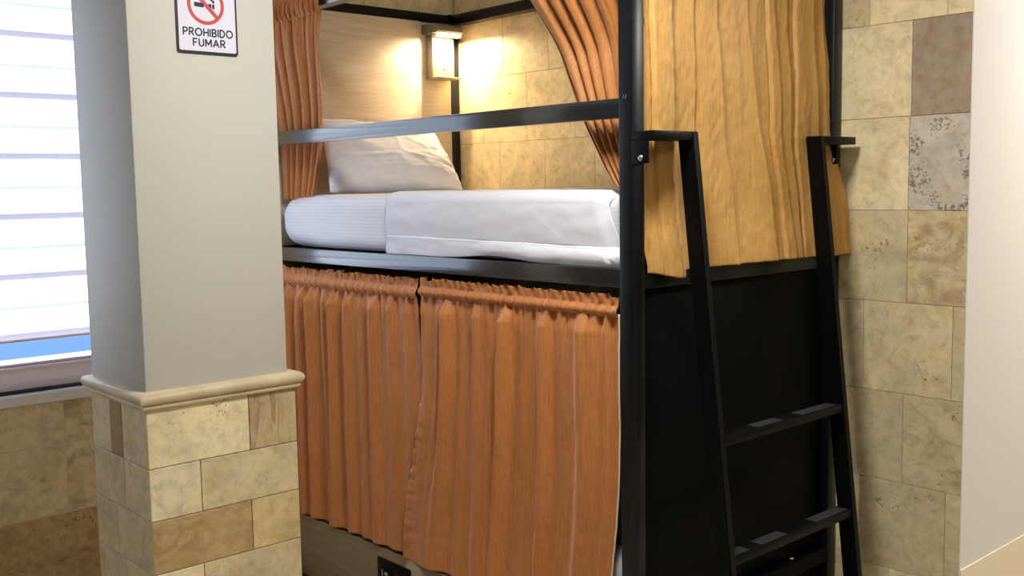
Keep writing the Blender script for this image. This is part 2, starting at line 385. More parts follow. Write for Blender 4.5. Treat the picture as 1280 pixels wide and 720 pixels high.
# roller blind with alternating bands
bl = thing('roller_blind', (XL-.03, -1.5, 1.0), 'backlit white striped roller blind drawn down over the window', 'blind')
bm = bmesh.new(); period = .2195; zb = 1.019
bx_ = XL-.024
prof = []        # (z, x offset, material of the strip above)
z = zb; k = 0
while z < 2.5:
    prof += [(z, .004, 2), (z+.022, .004, 0), (z+.034, .000, 0), (z+.101, .001, 0), (z+.1095, .003, 3), (z+.1215, .003, 1), (z+.135, -.001, 1), (z+.20, .000, 1)]
    z += period
ny = 60
vv = []
for (zz, dx, mi) in prof:
    vv.append([bm.verts.new((bx_+dx+.0018*nz(zz*9, i*.5, 1.3), -2.72+i*(2.67/ny), zz+.0012*nz(i*.9, zz*20, 3))) for i in range(ny+1)])
for r_ in range(len(prof)-1):
    for i in range(ny):
        f = bm.faces.new([vv[r_][i], vv[r_][i+1], vv[r_+1][i+1], vv[r_+1][i]]); f.material_index = prof[r_][2]
obj('blind_fabric', bm, [M['blind_weave'], M['blind_smooth'], M['blind_dense'], M['blind_edge']], bl, smooth=True)
obj('bottom_bar', BM((bx_-.006, bx_+.012, -2.72, -.05, 1.008, zb+.001), bev=.004), M['frame_white'], bl, smooth=True)

# ------------------------------------------------------------------ pillar
PX1, PX0, PY0, PY1 = -.8512, -1.262, -1.0444, -.5797     # tiled base outer faces
pil = bpy.data.objects.new('pillar', None); C.objects.link(pil); pil.location = ((PX0+PX1)/2, (PY0+PY1)/2, FZ)
struct(pil, 'square pale grey pillar with a travertine tiled base', 'pillar')
ZT = .955
bm = BM((PX0+.009, PX1-.009, PY0+.009, PY1-.009, FZ, ZT)); obj('base_core', bm, M['grout_light'], pil)
obj('shaft', BM((PX0+.003, PX1-.004, PY0+.004, PY1-.022, ZT+.02, CEIL), bev=.006), M['grey_paint'], pil, smooth=True)
prow = [FZ, .03, .18, .333, .4835, .636, .786, ZT]
pf = {6: [-.7365], 5: [-.8936], 4: [-.7398], 3: [-.8967], 2: [-.74], 1: [-.89], 0: [-.74]}
ptone = {(6, 0): ('cream', .1, .15), (6, 1): ('rust', -.9, .05), (5, 0): ('pale', .08, .12), (5, 1): ('sand', .06, .2), (4, 0): ('brown', .5, .1), (4, 1): ('gold', .2, .12), (3, 0): ('cream', .1, .1), (3, 1): ('sand', .1, .25)}
rects = []; left = []; backs = []
for k in range(7):
    ys = [PY0]+pf[k]+[PY1]
    for i in range(2):
        tn = ptone.get((k, i), ('sand', .2, .2)); rects.append((ys[i], ys[i+1], prow[k], prow[k+1])+tn)
    xs = [PX0, {6: -1.0, 5: -1.03, 4: -1.1, 3: -1.06}.get(k, -1.05), PX1]
    if k == 6: xs = [PX0, -1.117, -1.03, PX1]
    for i in range(len(xs)-1):
        tn = (('olive', .15, .15) if (k+i) % 2 else ('sand', .25, .2))
        if k == 6 and i == 1: tn = ('umber', -.5, .05)
        if k == 6 and i == 2: tn = ('sand', -.5, .05)
        left.append((xs[i], xs[i+1], prow[k], prow[k+1])+tn); backs.append((xs[i], xs[i+1], prow[k], prow[k+1], 'sand', .2, .2))
tile_panel('base_tiles', pil, lambda u, v, h: Vector((PX1-.009+h+.001, u, v)), rects, grout=.0012)
tile_panel('base_tiles', pil, lambda u, v, h: Vector((u, PY0+.009-h-.001, v)), left, grout=.0012)
tile_panel('base_tiles', pil, lambda u, v, h: Vector((u, PY1-.009+h+.001, v)), backs, grout=.0012)
# moulding swept round the pillar (profile: out, z)
prof = [(0.0, ZT-.002), (.009, ZT-.001), (.012, ZT+.004), (.012, ZT+.008), (.009, ZT+.011), (.013, ZT+.013), (.019, ZT+.019), (.022, ZT+.027), (.022, ZT+.032), (.019, ZT+.040), (.012, ZT+.045), (.004, ZT+.047), (-.02, ZT+.05), (-.04, ZT+.05)]
bm = bmesh.new(); rings = []
for (o_, zz) in prof:
    rings.append([bm.verts.new(p) for p in ((PX0-o_, PY0-o_, zz), (PX1+o_, PY0-o_, zz), (PX1+o_, PY1+o_, zz), (PX0-o_, PY1+o_, zz))])
for a, b_ in zip(rings, rings[1:]):
    for i in range(4): bm.faces.new([a[i], a[(i+1) % 4], b_[(i+1) % 4], b_[i]])
bmesh.ops.recalc_face_normals(bm, faces=bm.faces)
obj('moulding', bm, M['stone_trim'], pil, smooth=True, angle=50)

# ------------------------------------------------------------------ sign
SX = PX1-.004
SY0, SY1, SZ0, SZ1 = -.904, -.7225, 1.931, 2.20
sg = thing('wall_sign', (SX, (SY0+SY1)/2, SZ0), 'white no smoking sign with a black border on the pillar', 'sign')
def rrect(bm, x0, x1, ya, yb, za, zb_, r, n=6):
    pts = []
    for cy, cz, a0 in ((yb-r, zb_-r, 0), (ya+r, zb_-r, 90), (ya+r, za+r, 180), (yb-r, za+r, 270)):
        for i in range(n+1):
            a = math.radians(a0+90*i/n); pts.append((cy+r*math.cos(a), cz+r*math.sin(a)))
    A = [bm.verts.new((x0, *p)) for p in pts]; B = [bm.verts.new((x1, *p)) for p in pts]; n_ = len(pts)
    bm.faces.new(B); bm.faces.new(list(reversed(A)))
    for i in range(n_): bm.faces.new([A[i], A[(i+1) % n_], B[(i+1) % n_], B[i]])
bm = bmesh.new(); rrect(bm, SX, SX+.004, SY0, SY1, SZ0, SZ1, .008); obj('border', bm, M['sign_black'], sg)
bm = bmesh.new(); rrect(bm, SX+.0041, SX+.0052, SY0+.006, SY1-.006, SZ0+.007, SZ1-.007, .005); obj('plate', bm, M['sign_white'], sg)
SF = SX+.0053
def flatpoly(bm, pts, x=SF, th=.0007):
    A = [bm.verts.new((x, *p)) for p in pts]; B = [bm.verts.new((x+th, *p)) for p in pts]; n_ = len(pts)
    bm.faces.new(B); bm.faces.new(list(reversed(A)))
    for i in range(n_): bm.faces.new([A[i], A[(i+1) % n_], B[(i+1) % n_], B[i]])
SC, SZC = -.816, 2.066
bm = bmesh.new(); n = 48
for (ra, rb) in ((.045, .0545),):
    ri = [[bm.verts.new((x, SC+r*math.cos(2*math.pi*i/n), SZC+r*math.sin(2*math.pi*i/n))) for i in range(n)] for (x, r) in ((SF, ra), (SF+.0007, ra), (SF+.0007, rb), (SF, rb))]
    for k in range(4):
        for i in range(n): bm.faces.new([ri[k][i], ri[k][(i+1) % n], ri[(k+1) % 4][(i+1) % n], ri[(k+1) % 4][i]])
s = .7071
def bar(c0, c1, w):
    d = Vector((c1[0]-c0[0], c1[1]-c0[1])).normalized(); p = Vector((-d.y, d.x))*w/2
    return [(c0[0]-p.x, c0[1]-p.y), (c1[0]-p.x, c1[1]-p.y), (c1[0]+p.x, c1[1]+p.y), (c0[0]+p.x, c0[1]+p.y)]
flatpoly(bm, bar((SC-.046*s, SZC+.046*s), (SC+.046*s, SZC-.046*s), .0095), x=SF+.0009)
bmesh.ops.recalc_face_normals(bm, faces=bm.faces); obj('prohibition_ring', bm, M['sign_red'], sg)
bm = bmesh.new()
flatpoly(bm, [(SC-.034, SZC-.006), (SC-.006, SZC-.008), (SC-.006, SZC+.004), (SC-.034, SZC+.005)])
flatpoly(bm, [(SC+.008, SZC-.009), (SC+.017, SZC-.0095), (SC+.017, SZC+.003), (SC+.008, SZC+.0035)])
flatpoly(bm, [(SC+.0195, SZC-.0098), (SC+.026, SZC-.010), (SC+.026, SZC+.0025), (SC+.0195, SZC+.003)])
flatpoly(bm, [(SC+.021, SZC+.006), (SC+.027, SZC+.006), (SC+.025, SZC+.013), (SC+.012, SZC+.019), (SC+.006, SZC+.026), (SC+.002, SZC+.026), (SC+.006, SZC+.017), (SC+.019, SZC+.011)])
bmesh.ops.recalc_face_normals(bm, faces=bm.faces); obj('cigarette', bm, M['sign_black'], sg)
def arc(cx, cz, rx, rz, a0, a1, n=10):
    return [(cx+rx*math.cos(math.radians(a0+(a1-a0)*i/n)), cz+rz*math.sin(math.radians(a0+(a1-a0)*i/n))) for i in range(n+1)]
O_ = [arc(.5, .5, .5, .5, 0, 360, 24)]
GLYPH = {'P': (.62, [[(0, 0), (0, 1)], [(0, 1), (.34, 1)]+arc(.34, .73, .28, .27, 90, -90)+[(0, .46)]]),
         'R': (.66, [[(0, 0), (0, 1)], [(0, 1), (.34, 1)]+arc(.34, .74, .28, .26, 90, -90)+[(0, .48)], [(.30, .48), (.66, 0)]]),
         'O': (1.0, O_), 'H': (.72, [[(0, 0), (0, 1)], [(.72, 0), (.72, 1)], [(0, .5), (.72, .5)]]), 'I': (.0, [[(0, 0), (0, 1)]]),
         'B': (.62, [[(0, 0), (0, 1)], [(0, 1), (.32, 1)]+arc(.32, .76, .25, .24, 90, -90)+[(0, .52)], [(.32, .52)]+arc(.34, .26, .28, .26, 90, -90)+[(0, 0)]]),
         'D': (.72, [[(0, 0), (0, 1)], [(0, 1), (.26, 1)]+arc(.26, .5, .46, .5, 90, -90)+[(0, 0)]]),
         'F': (.55, [[(0, 0), (0, 1)], [(0, 1), (.55, 1)], [(0, .52), (.48, .52)]]),
         'U': (.68, [[(0, 1), (0, .34)]+arc(.34, .34, .34, .34, 180, 360)+[(.68, 1)]]),
         'M': (.86, [[(0, 0), (0, 1), (.43, .25), (.86, 1), (.86, 0)]]),
         'A': (.84, [[(0, 0), (.42, 1), (.84, 0)], [(.16, .32), (.68, .32)]])}
def lettering(txt, cy, z, cap, width, parent, wt=.20, gap=.34):
    tot = sum(GLYPH[c][0] for c in txt)+gap*(len(txt)-1); sx = width/tot
    bm = bmesh.new(); u = 0; k = 0
    for ch in txt:
        gw, strokes = GLYPH[ch]
        for st in strokes:
            pts = [(cy-width/2+(u+x)*sx, z+y*cap) for x, y in st]
            for p, q in zip(pts, pts[1:]):
                d = Vector((q[0]-p[0], q[1]-p[1]))
                if d.length < 1e-7: continue
                e = d.normalized()*cap*wt*.22; k += 1
                flatpoly(bm, bar((p[0]-e.x, p[1]-e.y), (q[0]+e.x, q[1]+e.y), cap*wt), x=SF, th=.0006+.00001*(k % 7))
        u += gw+gap
    bmesh.ops.recalc_face_normals(bm, faces=bm.faces)
    return obj('lettering', bm, M['sign_black'], parent)
lettering('PROHIBIDO', -.812, 1.9805, .0192, .146, sg)
lettering('FUMAR', -.810, 1.9520, .0192, .094, sg)

# ------------------------------------------------------------------ bunk bed frame
bed = thing('bunk_bed', (-L/2, W/2, FZ), 'black metal framed bunk bed with orange curtains in front of tiled wall', 'bunk bed')
T = .05; BV = .0025
for (x0, y0) in ((-T, 0), (-T, W-T), (-L, 0), (-L, W-T)):
    p = obj('post', BM((x0, x0+T, y0, y0+T, FZ, 2.372), bev=BV), M['black'], bed, smooth=True)
    if (x0, y0) == (-T, 0):
        bm = bmesh.new()
        for dx in (-.004, .0045):
            cx = x0+.024+dx
            hexa(bm, [(cx-.0035+sx*.002+sz*.004, yy, 1.7835+sz*.010) for sx in (0, 1) for yy in (-.0012, 0) for sz in (0, 1)])
        bmesh.ops.recalc_face_normals(bm, faces=bm.faces); obj('screw', bm, M['bolt'], p)
def bed_box(name, *b_, mat='black', bev=BV): return obj(name, BM(b_, bev=bev), M[mat], bed, smooth=True)
xa, xb = -L+T, -T
bed_box('guard_rail', xa, xb, .002, .03, 1.7325, 1.7865, mat='rail')
bed_box('side_rail', xa, xb, .0, .04, 1.2585, 1.3124, mat='rail')
bed_box('side_rail', xa, xb, W-.04, W, 1.2585, 1.3124)
bed_box('end_rail', -.045, -.002, T, W-T, 1.255, 1.306)
bed_box('end_rail', -L, -L+.045, T, W-T, 1.2585, 1.3124)
bed_box('top_rail', xa, xb, .0, T, 2.245, 2.295, mat='rail')
bed_box('top_rail', xa, xb, W-T, W, 2.318, 2.366)
bed_box('top_rail', -L, -L+T, T, W-T, 2.322, 2.366)
bed_box('top_rail', -T, 0, T, W-T, 2.318, 2.366)
bed_box('platform', xa, xb, .04, W-.04, 1.28, 1.306, mat='black_matt')
bed_box('side_rail', xa, xb, .055, .09, .191, .24)
bed_box('side_rail', xa, xb, W-.04, W, .19, .24)
bed_box('platform', xa, xb, .09, W-.04, .215, .238, mat='black_matt')
er = bed_box('end_rail', -.045, -.002, T, W-T, .215, .268, mat='black_sheet')
bm = bmesh.new(); cyl(bm, (-.02, .822, .268), (-.02, .822, .273), .009, dome=.004); obj('bolt', bm, M['bolt'], er, smooth=True)
bed_box('end_rail', -L, -L+.045, T, W-T, .19, .24)
bed_box('end_panel', -.036, -.028, T, W-T, .268, 1.255, mat='black_sheet', bev=.0005)
bed_box('bottom_rail', xa, xb, .0, .04, FZ, -.072)
bed_box('bottom_rail', -.045, -.005, T, W-T, FZ, -.072, mat='black_sheet')
bed_box('base_panel', xa, xb, .012, .030, -.072, .19, mat='wood_base', bev=.001)['label'] = 'beige laminate panel under the lower bunk'
bed_box('end_panel', -.036, -.028, T, W-T, -.072, .215, mat='black_sheet', bev=.0005)
# head board: wide pale board, and a narrower set-back strip that carries the lamp
hb = obj('headboard', BM((-L+.03, -2.040, .052, .826, 1.3125, 2.321), bev=.0015), M['wood_head'], bed, smooth=True)
hb['label'] = 'pale oak laminate headboard'
obj('headboard', BM((-L+.03, -2.056, .827, W-T, 1.3125, 2.321), bev=.0015), M['wood_head'], bed, smooth=True)
# curtain rods
bm = bmesh.new(); cyl(bm, (xa, .022, 1.188), (xb, .022, 1.188), .007, 12); obj('curtain_rod', bm, M['black'], bed, smooth=True)
# socket plate in the base panel
sk = obj('power_socket', BM((-1.31, -1.098, .006, .012, .028, .154), bev=.003), M['black_matt'], None, smooth=True, origin=(-1.2, .012, .028))
tag(sk, 'black twin power socket plate in the base panel below the curtain', 'power socket')
for cx in (-1.252, -1.158):
    fr = obj('outlet', BM((cx-.036, cx+.036, .003, .0059, .05, .13), bev=.0012), M['black_matt'], sk, smooth=True)
    obj('contact', BM((cx-.022, cx-.018, .0015, .0029, .070, .112), (cx-.004, cx+.014, .0015, .0029, .094, .106), (cx-.004, cx+.014, .0015, .0029, .070, .080), bev=.0004), M['socket_white'], fr)

# ------------------------------------------------------------------ ladder
XF = lambda z: .0785+.110*(1.69-z)
ld = thing('ladder', (.16, .5, FZ), 'black metal ladder with flat rungs hooked on the foot of the bunk bed', 'ladder')
def rail(y0, y1):
    bm = bmesh.new(); zt, zb_ = 1.6925, FZ; D = .055
    hexa(bm, [(XF(z_)-D*(1-sx), yy, z_) for sx in (0, 1) for yy in (y0, y1) for z_ in (zb_, zt)], bev=BV)
    return bm
for (y0, y1) in ((.163, .190), (.813, .840)): 
    r_ = obj('rail', rail(y0, y1), M['black_matt'], ld, smooth=True)
    obj('foot_cap', BM((XF(FZ)-.058, XF(FZ)+.003, y0-.003, y1+.003, FZ, FZ+.02), bev=.002), M['charcoal'], r_, smooth=True)
for zt in (.834, .497, .162):
    x1 = XF(zt)-.002
    rg = obj('rung', BM((x1-.052, x1, .190, .813, zt-.026, zt), bev=.0018), M['black_matt'], ld, smooth=True)
    for (a, b_) in ((.36, .49), (.59, .79)) if zt > .6 else ((.20, .27), (.33, .46), (.62, .80)):
        obj('rung_patch', BM((x1-.047, x1-.008, a, b_, zt+.0001, zt+.0012)), M['charcoal'], rg)  # thin patches on the rung top, slightly lighter than the rung
for (y0, y1, ty0, ty1) in ((-.004, .190, -.004, .004), (.813, 1.03, .985, .993)):
    ar = obj('hook_arm', BM((.0005, .0785, y0 if y0 < 0 else .8405, .1625 if y0 < 0 else y1, 1.6675, 1.6925), bev=BV), M['black_matt'], ld, smooth=True)
    obj('tab', BM((.0005, .058 if y0 < 0 else .034, ty0, ty1, 1.604, 1.667), (.0005, .006, ty1, ty1+.04, 1.604, 1.667), bev=.001), M['black_matt'], ar, smooth=True)
    bm = bmesh.new(); cyl(bm, ((.036 if y0 < 0 else .022), ty0, 1.619), ((.036 if y0 < 0 else .022), ty0-.005, 1.619), .0085, 14, dome=.004); obj('bolt', bm, M['bolt'], ar, smooth=True)

# ------------------------------------------------------------------ curtains
def fold_sum(u, v, folds):
    """folds: (u at top, u at bottom, width, amplitude, kind) ; v = 0 top .. 1 bottom"""
    d = 0
    for (a, b_, w, amp, kd) in folds:
        t = (u-(a+(b_-a)*v))/w
        if kd == 'r': d += amp*math.exp(-t*t)                        # round ridge
        elif kd == 'c': d -= amp*math.exp(-abs(t)*1.6)               # sharp crease
        elif kd == 'p': d += amp*(math.exp(t*.9) if t < 0 else math.exp(-t*5))   # pleat: slow rise, sharp drop
        elif kd == 'q': d += amp*(math.exp(-t*.9) if t > 0 else math.exp(t*5))
        elif kd == 's': d += amp*(1/(1+math.exp(max(-30, min(30, -t*3))))) # step
    return d
def curtain(name, P, zfun, folds, label, mat, gather=None, header=True, nu=220, nv=150, seed=0, wr=.004, hem=None, thick=.0016, gfreq=70, gfall=.10, cat='curtain', group='curtains of the bunk bed', origin=None, swell=1.0, relax=.35, flutes=None):
    """P(u, v, off, z) -> world point; u along the cloth, v 0 top .. 1 bottom; zfun(u, v) -> z"""
    root = thing(name, origin, label, cat, group)
    def off(u, v):
        d = fold_sum(u, v, folds)*(swell if v > .06 else swell*v/.06)*(1-relax*v)
        if flutes:
            nf, am = flutes
            ph = nf*u+.55*nz(u*2.6, v*.35, seed)+.05*nz(u*5, v*1.6, seed+2)
            d += am*(abs(math.sin(math.pi*ph))**.9-.5)*(.75+.5*nz(math.floor(ph)*3.1, seed, 1))*min(1, .25+v/.15)
        d += .010*math.exp(-v/gfall)*math.sin(gfreq*u*2+3*nz(u*14, seed, 2)+2*nz(u*40, seed, 9))*(.6+.8*abs(nz(u*9, seed, 5)))
        d += wr*(nz(u*7, v*3.2, seed)+.5*nz(u*19, v*7, seed+4)+.35*nz(u*50+v*8, v*26, seed+9))
        return d
    bm = bmesh.new()
    v0 = .0
    grid(bm, lambda a, b_: P(a, b_, off(a, b_), zfun(a, b_)), nu, nv)
    bmesh.ops.recalc_face_normals(bm, faces=bm.faces)
    o = obj('cloth', bm, mat, root, smooth=True, angle=180)
    so = o.modifiers.new('cloth_thickness', 'SOLIDIFY'); so.thickness = thick; so.offset = 0
    return root, off
def header_mesh(P, u_span, z_top, z_rod0, z_rod1, mat, root, seed, depth=.017, ruffle=.03, nu=520, freq=150, gath=.0036):
    """gathered casing on the rod with a frilled top edge"""
    bm = bmesh.new()
    rows_ = [(0, 1), (.5, 1), (1, 1), (1.6, 1), (2, 1), (2.5, 1), (3, 1), (3.5, 1)]
    def pt(a, b_):
        # b_: 0 bottom of casing .. .55 top of casing .. 1 frill edge
        g_ = math.sin(freq*a+2.6*nz(a*22, seed, 1)+1.6*nz(a*60, seed, 4))
        g2 = nz(a*170, b_*2, seed)
        if b_ <= .55:
            t = b_/.55; bulge = math.sin(math.pi*t)
            return P(a, 0, depth*(.25+.75*bulge)+gath*g_*(.5+bulge*.5)+.002*g2, z_rod0+(z_rod1-z_rod0)*t)
        t = (b_-.55)/.45
        zz = z_rod1+t*(z_top-z_rod1+ruffle*.45*nz(a*26, seed, 7)+ruffle*.22*nz(a*80, seed, 8))
        return P(a, 0, depth*.25+.002*g2+t*(.009*g_+.012*nz(a*34, seed, 3)), zz)
    grid(bm, pt, nu, 18)
    bmesh.ops.recalc_face_normals(bm, faces=bm.faces)
    o = obj('gathered_header', bm, mat, root, smooth=True, angle=180)
    so = o.modifiers.new('cloth_thickness', 'SOLIDIFY'); so.thickness = .0012; so.offset = 0
    return o

# lower curtains: hang in the plane of the bed front, folds swell towards -Y
def lower(xl_top, xr_top, xl_bot, xr_bot, y0):
    def P(u, v, d, z):
        vv_ = v if v <= 1 else 1
        xl = xl_top+(xl_bot-xl_top)*vv_; xr = xr_top+(xr_bot-xr_top)*vv_
        return Vector((xl+(xr-xl)*u, y0-d, z))
    return P
# left one
PL_ = lower(-2.045, -1.020, -2.045, -.985, .020)
fl = []
rng = random.Random(5)
for (a, b_, w, amp) in ((.07, .05, .024, .026), (.15, .115, .026, .032), (.235, .19, .026, .030), (.325, .275, .028, .036), (.405, .39, .020, .020), (.475, .425, .026, .034), (.57, .525, .026, .026), (.655, .62, .022, .016), (.735, .69, .03, .024), (.84, .80, .026, .014), (.93, .90, .02, .010)):
    fl.append((a, b_, w, amp, 'r'))
for i in range(5):
    a = rng.random(); fl.append((a, a-.03*rng.random(), .012, .004, 'r'))
def zl(u, v):
    zb_ = .199+.007*u+.003*nz(u*9, 3, 1); return 1.165+(zb_-1.165)*v
c1, _ = curtain('curtain', PL_, zl, fl, 'rust orange curtain on the lower bunk, half nearer the pillar', M['fabric_rust'], seed=11, wr=.005, swell=1.35, origin=(-1.5, .02, 1.165), gfreq=64)
header_mesh(PL_, 1, 1.232, 1.158, 1.200, M['fabric_rust'], c1, 21)
# right one: its free edge leans left at the bottom and laps over the other
def PR_(u, v, d, z):
    xl = -.997-(.130*sstep(.30, 1, v)+.012*nz(v*6, 2, 2)*v)*max(0, 1-u/.35)**1.5; xr = -.066-.012*v-.048*sstep(.45, 1, v)
    lap = .016*(1-sstep(.0, .12, u))*sstep(.25, .5, v)
    d += .007*nz(v*40, u*18, 3)*math.exp(-u/.035)*sstep(.30, .45, v)
    return Vector((xl+(xr-xl)*u, .016-d-lap, z))
fr_ = []
for (a, b_, w, amp) in ((.03, .06, .03, .012), (.105, .08, .018, .012), (.175, .115, .030, .036), (.245, .21, .016, .010), (.335, .31, .028, .020), (.40, .365, .014, .010), (.495, .415, .028, .036), (.565, .555, .018, .008), (.675, .66, .024, .026), (.76, .765, .026, .008), (.86, .86, .042, .028), (.945, .94, .02, .008)):
    fr_.append((a, b_, w, amp, 'r'))
for i in range(4):
    a = rng.random(); fr_.append((a, a-.03*rng.random(), .012, .003, 'r'))
def zr(u, v):
    zb_ = .200-.006*u+.005*nz(u*8, 8, 1); return 1.182+(zb_-1.182)*v
c2, offr = curtain('curtain', PR_, zr, fr_, 'rust orange curtain on the lower bunk, half beside the ladder post', M['fabric_rust'], seed=31, wr=.0045, swell=1.3, origin=(-.5, .02, 1.182), gfreq=60, nv=180)
header_mesh(PR_, 1, 1.236, 1.172, 1.206, M['fabric_rust'], c2, 41)
# pale hem down the free edge next to the post
bm = bmesh.new(); 
grid(bm, lambda a, b_: PR_(1.0+.006*a, b_, offr(1, b_)+.001, zr(1, b_)), 2, 120)
bmesh.ops.recalc_face_normals(bm, faces=bm.faces); h_ = obj('side_hem', bm, M['hem'], c2, smooth=True, angle=180)
so = h_.modifiers.new('cloth_thickness', 'SOLIDIFY'); so.thickness = .003; so.offset = 0

# upper curtain by the head, drawn aside
def PU(u, v, d, z):
    xl = -2.045+.02*v; xr = -1.562-.165*v-.055*v*v
    return Vector((xl+(xr-xl)*u, -.003+.080*sstep(-.1, .8, v)-d, z))
fu = []
c3, _ = curtain('curtain', PU, lambda u, v: 2.228+(1.508-2.228)*v, fu, 'rust curtain gathered aside at the head of the upper bunk', M['fabric_rust'], seed=51, wr=.003, origin=(-1.8, .06, 2.195), gfreq=40, gfall=.14, nu=260, flutes=(5.5, .042))
header_mesh(PU, 1, 2.335, 2.216, 2.30, M['fabric_rust'], c3, 61, freq=85, depth=.014, gath=.009)
# upper curtain by the foot, swept back to the post
def PS(u, v, d, z):
    tz = [(2.34, -.52), (2.21, -.475), (2.10, -.432), (1.905, -.345), (1.74, -.268), (1.60, -.180), (1.55, -.140), (1.52, -.098), (1.46, -.086), (1.34, -.072)]
    xl = tz[-1][1]
    for (za, a), (zb_, b_) in zip(tz, tz[1:]):
        if zb_ <= z <= za: xl = b_+(a-b_)*(z-zb_)/(za-zb_); break
    xr = -.014-.012*v
    return Vector((xl+(xr-xl)*u, -.003+.084*sstep(.02, .4, v)-d*(1-.35*v), z))
fs_ = []
c4, _ = curtain('curtain', PS, lambda u, v: 2.228+(1.45-2.228)*v, fs_, 'brown orange curtain swept back to the corner post of the upper bunk', M['fabric_brown'], seed=71, wr=.0025, origin=(-.2, .07, 2.19), gfreq=34, gfall=.12, nu=260, flutes=(6.3, .040))
header_mesh(PS, 1, 2.335, 2.216, 2.30, M['fabric_brown'], c4, 81, freq=80, gath=.008)
# curtain on the foot end
def PE(u, v, d, z):
    yl = .076-.022*sstep(.12, .30, v)-.004*v+.010*sstep(.9, 1, v); yr = 1.004+.003*v+.064*sstep(.58, .86, v)
    y = yl+(yr-yl)*u
    x = -.006-.024*sstep(.02, .12, v)+.012*sstep(.8, 1, v)+.020*sstep(.15, .5, v)*(.4+.6*u)+.030*sstep(.55, .85, v)*sstep(.78, .95, u)+.030*math.exp(-((u-.085)/.05)**2)*sstep(.6, 1, v)+.008*v
    return Vector((x+d, y, z))
fe = []
for (a, b_, w, amp, kd) in ((.05, .06, .03, .012, 'q'), (.135, .12, .05, .020, 'p'), (.235, .24, .04, .012, 'p'), (.33, .40, .05, .022, 'p'), (.48, .60, .06, .024, 'p'), (.62, .66, .035, .012, 'q'), (.65, .70, .03, .010, 'p'), (.74, .74, .045, .014, 'p'), (.80, .76, .04, .010, 'q'), (.885, .90, .05, .022, 'p'), (.965, .965, .03, .012, 'p')): fe.append((a, b_, w, amp, kd))
for (a, b_, w, amp, kd) in list(fe): fe.append((a+(.006 if kd == 'p' else -.006), b_+(.006 if kd == 'p' else -.006), .006, .9*amp, 'c'))
for (a, b_, w, amp) in ((.10, .10, .03, .006), (.28, .31, .03, .007), (.41, .50, .04, .007), (.56, .55, .03, .006), (.81, .83, .035, .008)): fe.append((a, b_, w, amp, 'r'))
def ze(u, v):
    zb_ = 1.300-.008*math.exp(-((u-.09)/.05)**2)*2.2+.0025*nz(u*14, 5, 5); return 2.30+(zb_-2.30)*v
c5, _ = curtain('curtain', PE, ze, fe, 'golden ochre curtain closing the foot end of the upper bunk behind the ladder', M['fabric_gold'], seed=91, wr=.006, origin=(0, .53, 2.235), gfreq=60, gfall=.05, nu=560, nv=190, relax=.0, swell=1.0)
header_mesh(PE, 1, 2.40, 2.29, 2.372, M['fabric_gold'], c5, 101, depth=.015, freq=110)

# ------------------------------------------------------------------ bedding
def rbox(name, x0, x1, y0, y1, z0, z1, r, mat, parent=None, nx=60, ny=30, nzz=10, wob=.004, seed=0, origin=None, rl=None):
    bm = bmesh.new(); box(bm, 0, 1, 0, 1, 0, 1)
    def sub(axis, n):
        for k in range(1, n):
            co = [0, 0, 0]; no = [0, 0, 0]; co[axis] = k/n; no[axis] = 1
            bmesh.ops.bisect_plane(bm, geom=bm.verts[:]+bm.edges[:]+bm.faces[:], plane_co=co, plane_no=no)
    sub(0, nx); sub(1, ny); sub(2, nzz)
    for v_ in bm.verts:
        p = Vector((x0+(x1-x0)*v_.co.x, y0+(y1-y0)*v_.co.y, z0+(z1-z0)*v_.co.z))
        rr = r
        if rl and p.x < x0+.5: rr = r+(rl-r)*(1-sstep(x0, x0+.4, p.x))
        rr = min(rr, (z1-z0)/2-.001)
        q = Vector((min(max(p.x, x0+rr*1.0), x1-rr), min(max(p.y, y0+rr), y1-rr), min(max(p.z, z0+rr), z1-rr)))
        d = p-q
        if d.length > 1e-6:
            mxc = max(abs(d.x), abs(d.y), abs(d.z)); p = q+d.normalized()*mxc
        k = sstep(z0, z0+.03, p.z)
        p += Vector((0, -1, .6))*(wob*k*(nz(p.x*4, p.y*5+p.z*9, seed)+.5*nz(p.x*11, p.z*20+p.y*9, seed+3)))
        v_.co = p
    return obj(name, bm, mat, parent, smooth=True, angle=180, origin=origin)
mt = rbox('mattress', -2.018, -.10, .028, 1.0, 1.3125, 1.528, .05, M['linen_stripe'], origin=(-1.02, .5, 1.3125), wob=.004, rl=.095, nzz=14)
tag(mt, 'thick white mattress in a satin striped cover on the upper bunk', 'mattress')
lm = rbox('mattress', -2.03, -.075, .045, 1.0, .2385, .46, .05, M['linen'], origin=(-1.02, .5, .2385), seed=9)
tag(lm, 'white mattress on the lower bunk behind the drawn curtain', 'mattress')
